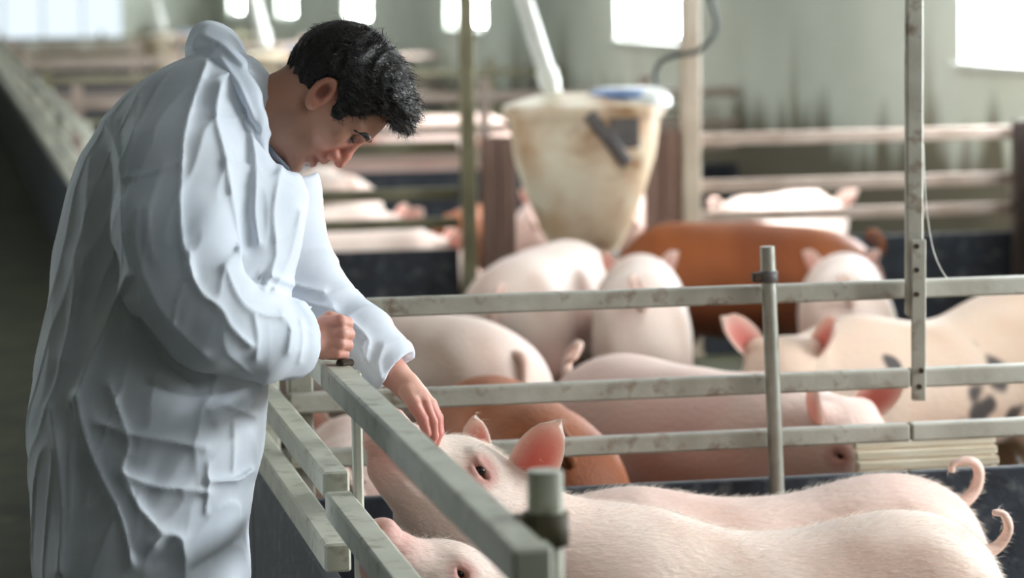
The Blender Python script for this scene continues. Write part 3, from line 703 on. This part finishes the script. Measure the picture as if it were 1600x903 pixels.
FOLDS = [(spline(np.array(p, float), 3)[:, :2] if len(p) > 2 else np.array(p, float), a, w) for p, a, w in FOLDS]
def folds(P, d):
    d = d.copy(); i = np.where(np.abs(d) < 40)[0]; 
    if len(i) == 0: return d
    Q = P[i]; k = 1+Q[:, 2]*SP/D0; X = 800+(Q[:, 0]-800)/k; Y = 451.5+(Q[:, 1]-451.5)/k
    e = np.zeros(len(i)); far = (X > 420)
    mask = np.where(Q[:, 2] < 0, ss(30, -40, Q[:, 2]), 0); mask = np.where(far & (Q[:, 2] > 100), 1, mask); mask = np.maximum(mask, ss(40, -10, Q[:, 2])*(X > 400))
    for p, a, w in FOLDS:
        lo = p.min(0)-3*w; hi = p.max(0)+3*w; j = np.where((X > lo[0]) & (X < hi[0]) & (Y > lo[1]) & (Y < hi[1]))[0]
        if len(j): e[j] += a*1.35*np.exp(-np.sqrt(pdist(X[j], Y[j], p)+1.5)/(w*.8))
    R = np.stack([X*1.0+.35*Y, Y*.45-.2*X, Q[:, 2]*.8], 1)
    n = 1-np.abs(snoise(R, .030, 3)); n2 = 1-np.abs(snoise(R*[1, .6, 1], .016, 9, 6))
    n3 = 1-np.abs(snoise(R*[1.2, .8, 1]+6*np.stack([n, n2, n], 1), .055, 6, 6))
    e = np.where(far & (Q[:, 2] > 100), e*1.7, e)
    e = e*mask+(n-.4)*3.4+(n2-.4)*5.5+(n3**3-.3)*3.0
    d[i] = d[i]-e; return d
s.post.append(folds)
v, q = s.mesh(4.4, 8)
cov = link('coverall', npmesh('coverall', [(toman(v), q, None, 0)], [m_cloth]), None, man); cov['label'] = 'translucent white disposable coverall'
# --- hood lying around the neck
s = SDF()
s.add(ell(L(338, 84, 0), (46, 36, 95), [[.9, .4, 0], [-.4, .9, 0], [0, 0, 1]]), 10)
s.add(ell(L(336, 62, 0), (36, 24, 72), [[.9, .4, 0], [-.4, .9, 0], [0, 0, 1]]), 14)
for w in (-1, 1):
    chain(s, [(328, 84, w*55, 34), (352, 112, w*100, 30), (376, 152, w*128, 27), (394, 192, w*124, 24), (410, 226, w*98, 19), (428, 258, w*50, 14), (438, 274, 0, 12)], 14)
s.cut(cone(L(352, 190, 0), L(500, 140, 0), 64, 60), 8); s.cut(cone(np.array([466., 236, -240]), np.array([466., 236, 30]), 42, 42), 6); s.cut(cone(np.array([470., 236, 30]), np.array([470., 236, 240]), 60, 60), 6)
def hoodfold(P, d):
    k = 1+P[:, 2]*SP/D0; X = 800+(P[:, 0]-800)/k; Y = 451.5+(P[:, 1]-451.5)/k; e = np.zeros(len(P))
    for p, a, w in (([(300, 92), (345, 92), (372, 130), (395, 185)], 6, 6), ([(320, 55), (350, 70), (380, 100)], 6, 6), ([(345, 110), (375, 160), (400, 205)], -6, 5), ([(300, 75), (330, 70)], 4, 6)):
        e += a*np.exp(-pdist(X, Y, p)/(w*w))
    return d-e-(1-np.abs(snoise(P, .06, 4))-.4)*4
s.post.append(hoodfold)
v, q = s.mesh(3.2, 6); link('hood', npmesh('hood', [(toman(v), q, None, 0)], [m_cloth]), None, cov)
V, Fc = tube_np(np.array([L(418, 228, -52), L(432, 246, -40), L(448, 262, -22), L(462, 300, -6)]), [4, 4, 4, 3], 8); link('zip', mesh('zip', toman(V), Fc), m_zip, cov)
# --- head, neck and hands, continued under the clothes by a dark-clothed core
AU = np.array([.92, -.39, 0]); AF = np.array([.39, .92, 0]); AW = np.array([0, 0, 1.]); HA = np.array([AU, AF, AW])
def hh(h, b, w=0.): return np.array([456, 262, 0.])+AU*h+AF*b+AW*w
s = SDF()
s.add(ell(hh(126, -86), (80, 91, 72), HA), 10); s.add(ell(hh(76, -54), (78, 54, 57), HA), 30)
s.add(ell(hh(40, -46), (42, 38, 46), HA), 24)
for w in (-1, 1):
    s.add(cone(hh(10, -12, w*8), hh(34, -78, w*50), 15, 20), 22); s.add(ell(hh(86, -20, w*40), (24, 19, 19), HA), 18)
    s.add(cone(hh(127, -1, w*10), hh(124, -14, w*48), 8, 9), 10)
s.add(ell(hh(9, -8), (16, 13, 20), HA), 16)
for w in (-1, 1): s.cut(ell(hh(111, 3, w*31), (9, 9, 17), HA), 10)
s.add(cone(hh(120, -3), hh(84, 15), 7, 8), 8); s.add(cone(hh(84, 15), hh(73, 21), 9, 9.5), 6)
for w in (-1, 1):
    s.add(ell(hh(68, 8, w*11), (9, 10, 7), HA), 8)
s.add(cone(hh(51, 3, -15), hh(51, 7, 0), 4, 5.5), 10); s.add(cone(hh(51, 7, 0), hh(51, 3, 15), 5.5, 4), 10)
s.add(cone(hh(32, -1, -14), hh(32, 3, 0), 4.5, 6), 11); s.add(cone(hh(32, 3, 0), hh(32, -1, 14), 6, 4.5), 11)
s.cut(cone(hh(41, 4, -25), hh(41, 12, 0), 1.4, 2.0), 4); s.cut(cone(hh(41, 12, 0), hh(41, 4, 25), 2.0, 1.4), 4); s.cut(ell(hh(20, 6), (4, 4, 14), HA), 10)
for w in (-1, 1): s.cut(cone(hh(60, 20, w*7), hh(68, 17, w*7), 3, 2.5), 3)
for w in (-1, 1):
    s.add(ell(hh(110, -11, w*31), (13, 13, 13), HA), 3)
    e1 = np.array([.7, -.72, 0]); e2 = np.array([.72, .7, 0]); ec = hh(91, -83, w*76)
    E3 = np.array([e1, e2, AW]); s.add(ell(ec, (30, 17, 8), E3), 5)
    s.cut(ell(ec+e1*4+e2*2+AW*w*8, (19, 9.5, 10), E3), 3); s.add(ell(ec-e1*22+e2*2, (9, 9, 7), E3), 5); s.add(ell(ec+e2*12-e1*6+AW*w*2, (6, 4, 6), E3), 4)
s.add(cone(hh(72, -92), L(360, 218, 0), 57, 66), 24)
v, q = s.mesh(2.6)
k = (v-np.array([456, 262, 0])); hC = k@AU; bC = k@AF; wC = np.abs(v[:, 2])
c = np.tile(np.array(lin((204, 154, 130))), (len(v), 1)); nn = snoise(v, .05, 2)
c = mixc(c, (182, 124, 102), np.clip(.3+.3*nn, 0, 1)*.6); c = mixc(c, (206, 128, 108), ss(70, 20, np.linalg.norm(v-hh(75, 5, 0)*1., axis=1))*.8)
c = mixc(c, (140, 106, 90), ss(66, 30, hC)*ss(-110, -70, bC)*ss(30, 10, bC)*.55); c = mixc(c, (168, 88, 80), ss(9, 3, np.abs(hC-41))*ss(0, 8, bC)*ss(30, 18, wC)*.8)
c = mixc(c, (206, 136, 114), ss(34, 20, np.linalg.norm((v-hh(91, -83, 0))*[1, 1, 0], axis=1))*ss(66, 72, wC)*.8); c = mixc(c, (70, 44, 36), ss(13, 6, np.linalg.norm((v-hh(104, -4, 0))*[1, 1, 0], axis=1))*ss(14, 22, wC)*ss(50, 42, wC)*.75)
ecd = ((v-hh(91, -83, 0)-np.array([.7, -.72, 0])*3)*[1, 1, 0]); c = mixc(c, (120, 66, 54), ss(1.3, .6, np.sqrt((ecd@np.array([.7, -.72, 0])/15)**2+(ecd@np.array([.72, .7, 0])/8)**2))*ss(66, 72, wC)*.8)
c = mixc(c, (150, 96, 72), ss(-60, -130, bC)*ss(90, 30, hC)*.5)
bparts = [(toman(v), q, c, 0)]
def hand(s, palm, fingers, extra):
    for a in palm: s.add(*a)
    for f in fingers: chain2(s, f)
    for e in extra: chain2(s, e)
def chain2(s, pts):
    for i, (a, b) in enumerate(zip(pts[:-1], pts[1:])): s.add(cone(L(*a[:3]), L(*b[:3]), a[3], b[3]), 5 if i == 0 else 2.2)
s = SDF()   # near hand, clenched on the gate
s.add(cone(L(440, 536, -60), L(492, 532, -8), 27, 25), 6); s.add(ell(L(511, 525, 0), (25, 33, 21), [[1, 0, .2], [0, 1, 0], [-.2, 0, 1]]), 14)
s.add(cone(L(492, 532, -8), L(508, 528, 0), 25, 25), 10)
for i, y in enumerate((503, 520, 537, 551)):
    r = (10.5, 10.8, 10.2, 8.8)[i]; x = (0, 2, 0, -5)[i]
    chain2(s, [(510+x, y+2, -10, r), (530+x, y, -15, r*1.08), (542+x, y+2, 4, r), (534+x, y+4, 22, r*.9), (518+x, y+4, 20, r*.8)])
chain2(s, [(500, 508, 14, 12), (515, 497, 24, 11), (532, 500, 27, 9), (542, 508, 22, 8)])
def skincol(v, seed=0):
    c = np.tile(np.array(lin((210, 158, 138))), (len(v), 1)); c = mixc(c, (192, 124, 108), np.clip(.35+.35*snoise(v, .07, 1+seed), 0, 1)); return c
v, q = s.mesh(1.9); c = skincol(v); bparts.append((toman(v), q, c, 0))
s = SDF()   # far hand, stroking the snout
s.add(cone(L(560, 530, 184), L(612, 580, 175), 28, 24), 6); s.add(cone(L(612, 580, 175), L(632, 600, 173), 24, 23, AW, .9), 8)
s.add(ell(L(649, 616, 173), (32, 20, 34), [[.72, .69, 0], [-.69, .72, 0], [0, 0, 1]]), 12)
for i, w in enumerate((148, 166, 184, 200)):
    dx, dy, r = ((-3, 4, 8.8), (3, 0, 9.4), (5, -2, 9.2), (2, -6, 8))[i]
    chain2(s, [(655, 618, w*.5+173*.5, 12), (668+dx, 632+dy*.5, w, r*1.12), (679+dx, 655+dy, w, r), (681+dx, 677+dy, w+2, r*.92), (676+dx, 693+dy, w+3, r*.78)])
chain2(s, [(636, 612, 148, 13), (648, 634, 138, 11), (660, 655, 138, 9.5), (667, 677, 142, 7.5)])
v, q = s.mesh(1.9); c = mixc(skincol(v, 2), (204, 124, 112), ss(620, 660, v[:, 1])*.7); bparts.append((toman(v), q, c, 0))
s = SDF(); s.add(torso(34), 20)
chain(s, [(p[0], p[1], p[2], p[3]*.58) for p in NEAR[:7]], 14); chain(s, [(p[0], p[1], p[2], p[3]*.58) for p in FARS[:5]], 14)
for w in (-1, 1): s.add(cone(L(235, 1000, w*92), L(222, 1440, w*105), 84, 46), 30)
v, q = s.mesh(10); bparts.append((toman(v), q, np.tile(np.array(lin((60, 62, 74))), (len(v), 1)), 0))
link('body', npmesh('person_body', bparts, [m_skin]), None, man)
for w in (-1, 1):
    s = SDF(); s.add(cone(L(218, 1380, w*105), L(222, 1440, w*105), 50, 48), 10); s.add(cone(L(214, 1452, w*105), L(310, 1460, w*112), 44, 36), 20)
    v, q = s.mesh(7); v2 = toman(v); v2[:, 2] = np.maximum(v2[:, 2], .0); o = link('boot', npmesh('boot', [(v2, q, None, 0)], [m_boot]), None, man)
# --- eyes, brows, hair
for w in (-1, 1):
    V, Fc = tube_np(spline([hh(125, 6, w*12), hh(128, 5, w*28), hh(124, -3, w*44), hh(114, -12, w*54)], 5), np.array([3.5]*4+[4.8]*5+[4., 3.6, 3., 2.5, 2., 1.5]), 8); link('eyebrow', mesh('eyebrow', toman(V), Fc), m_hair, man)
    V, Fc = tube_np(spline([hh(104, 1, w*20), hh(105, 3.5, w*30), hh(105, -3, w*43)], 5), 1.6, 6); link('eyelash', mesh('eyelash', toman(V), Fc), m_hair, man)
POLY = np.array([(428, 124), (436, 92), (470, 50), (510, 26), (560, 18), (610, 34), (640, 85), (652, 130), (650, 180), (632, 206), (614, 200), (604, 180), (582, 176), (560, 182), (545, 180), (530, 191), (516, 189), (519, 170), (529, 148), (531, 128), (515, 119), (497, 124), (482, 146), (468, 160), (450, 152), (434, 138)], float)
def polysd(X, Y, P):
    d = np.full(len(X), 1e9); sgn = np.ones(len(X)); n = len(P)
    for i in range(n):
        a = P[i]; b = P[i-1]; e = b-a; wx, wy = X-a[0], Y-a[1]; t = np.clip((wx*e[0]+wy*e[1])/(e@e), 0, 1)
        d = np.minimum(d, (wx-e[0]*t)**2+(wy-e[1]*t)**2)
        c1 = Y >= a[1]; c2 = Y < b[1]; c3 = e[0]*wy > e[1]*wx; al = (c1 & c2 & c3) | (~c1 & ~c2 & ~c3); sgn = np.where(al, -sgn, sgn)
    return sgn*np.sqrt(d)
s = SDF(); s.add(ell(hh(128, -90), (92, 97, 80), HA), 12); s.add(ell(hh(182, -48), (36, 62, 62), HA), 30); s.add(ell(hh(184, -14), (22, 28, 48), HA), 20)
def haircut(P, d):
    k = 1+P[:, 2]*SP/D0; pd = polysd(800+(P[:, 0]-800)/k, 451.5+(P[:, 1]-451.5)/k, POLY); d = np.maximum(d, pd)
    return d-(1-np.abs(snoise(P, .16, 3))-.45)*3
s.post.append(haircut)
v, q = s.mesh(3.0, 4); me = npmesh('hair', [(toman(v), q, None, 0)], [m_hair]); hr = link('hair', me, None, man); hr['label'] = 'short dark curly hair with grey flecks'
k0 = s(v); G = np.stack([(s(v+.8*np.eye(3)[a])-k0)/.8 for a in range(3)], 1); G /= np.linalg.norm(G, axis=1)[:, None]+1e-6
rs = np.random.RandomState(2)
for nm, cnt, mm in (('strands', 5200, m_hair), ('grey_strands', 1500, m_hairg)):
    rel = v-np.array([456, 262, 0]); hC = rel@AU; bC = rel@AF
    pr = np.ones(len(v)) if mm is m_hair else ss(90, 190, hC+.6*bC+30)*ss(-140, -40, bC)+.0
    ix = rs.choice(len(v), cnt, p=pr/pr.sum()); p = v[ix]; nrm = G[ix]
    fl = AU*.55+AF*.9; fl = np.where((bC[ix] < -110)[:, None], -AU*.9+AF*.3, fl[None]); fl = fl-(fl*nrm).sum(1)[:, None]*nrm; fl /= np.linalg.norm(fl, axis=1)[:, None]+1e-6
    short = ss(40, 140, hC[ix])*.6+.4; ln = (8+13*rs.rand(cnt))*short*(1+.4*ss(150, 200, hC[ix]))
    d1 = fl*.8+nrm*.45+rs.randn(cnt, 3)*.28; d2 = fl*.7-nrm*.2+rs.randn(cnt, 3)*.6
    sd = np.cross(d1, nrm); sd /= np.linalg.norm(sd, axis=1)[:, None]+1e-6; sd *= .75
    a = p-nrm; b = a+d1*ln[:, None]*.5; e = b+d2*ln[:, None]*.5
    V = np.stack([a-sd, a+sd, b+sd*.8, b-sd*.8, e], 1).reshape(-1, 3); n5 = np.arange(cnt)[:, None]*5
    F4 = np.concatenate([n5+np.array([[0, 1, 2]]), n5+np.array([[0, 2, 3]]), n5+np.array([[3, 2, 4]])])
    o = link(nm, npmesh(nm, [(toman(V), F4, None, 0)], [mm]), None, hr); o['kind'] = 'stuff'
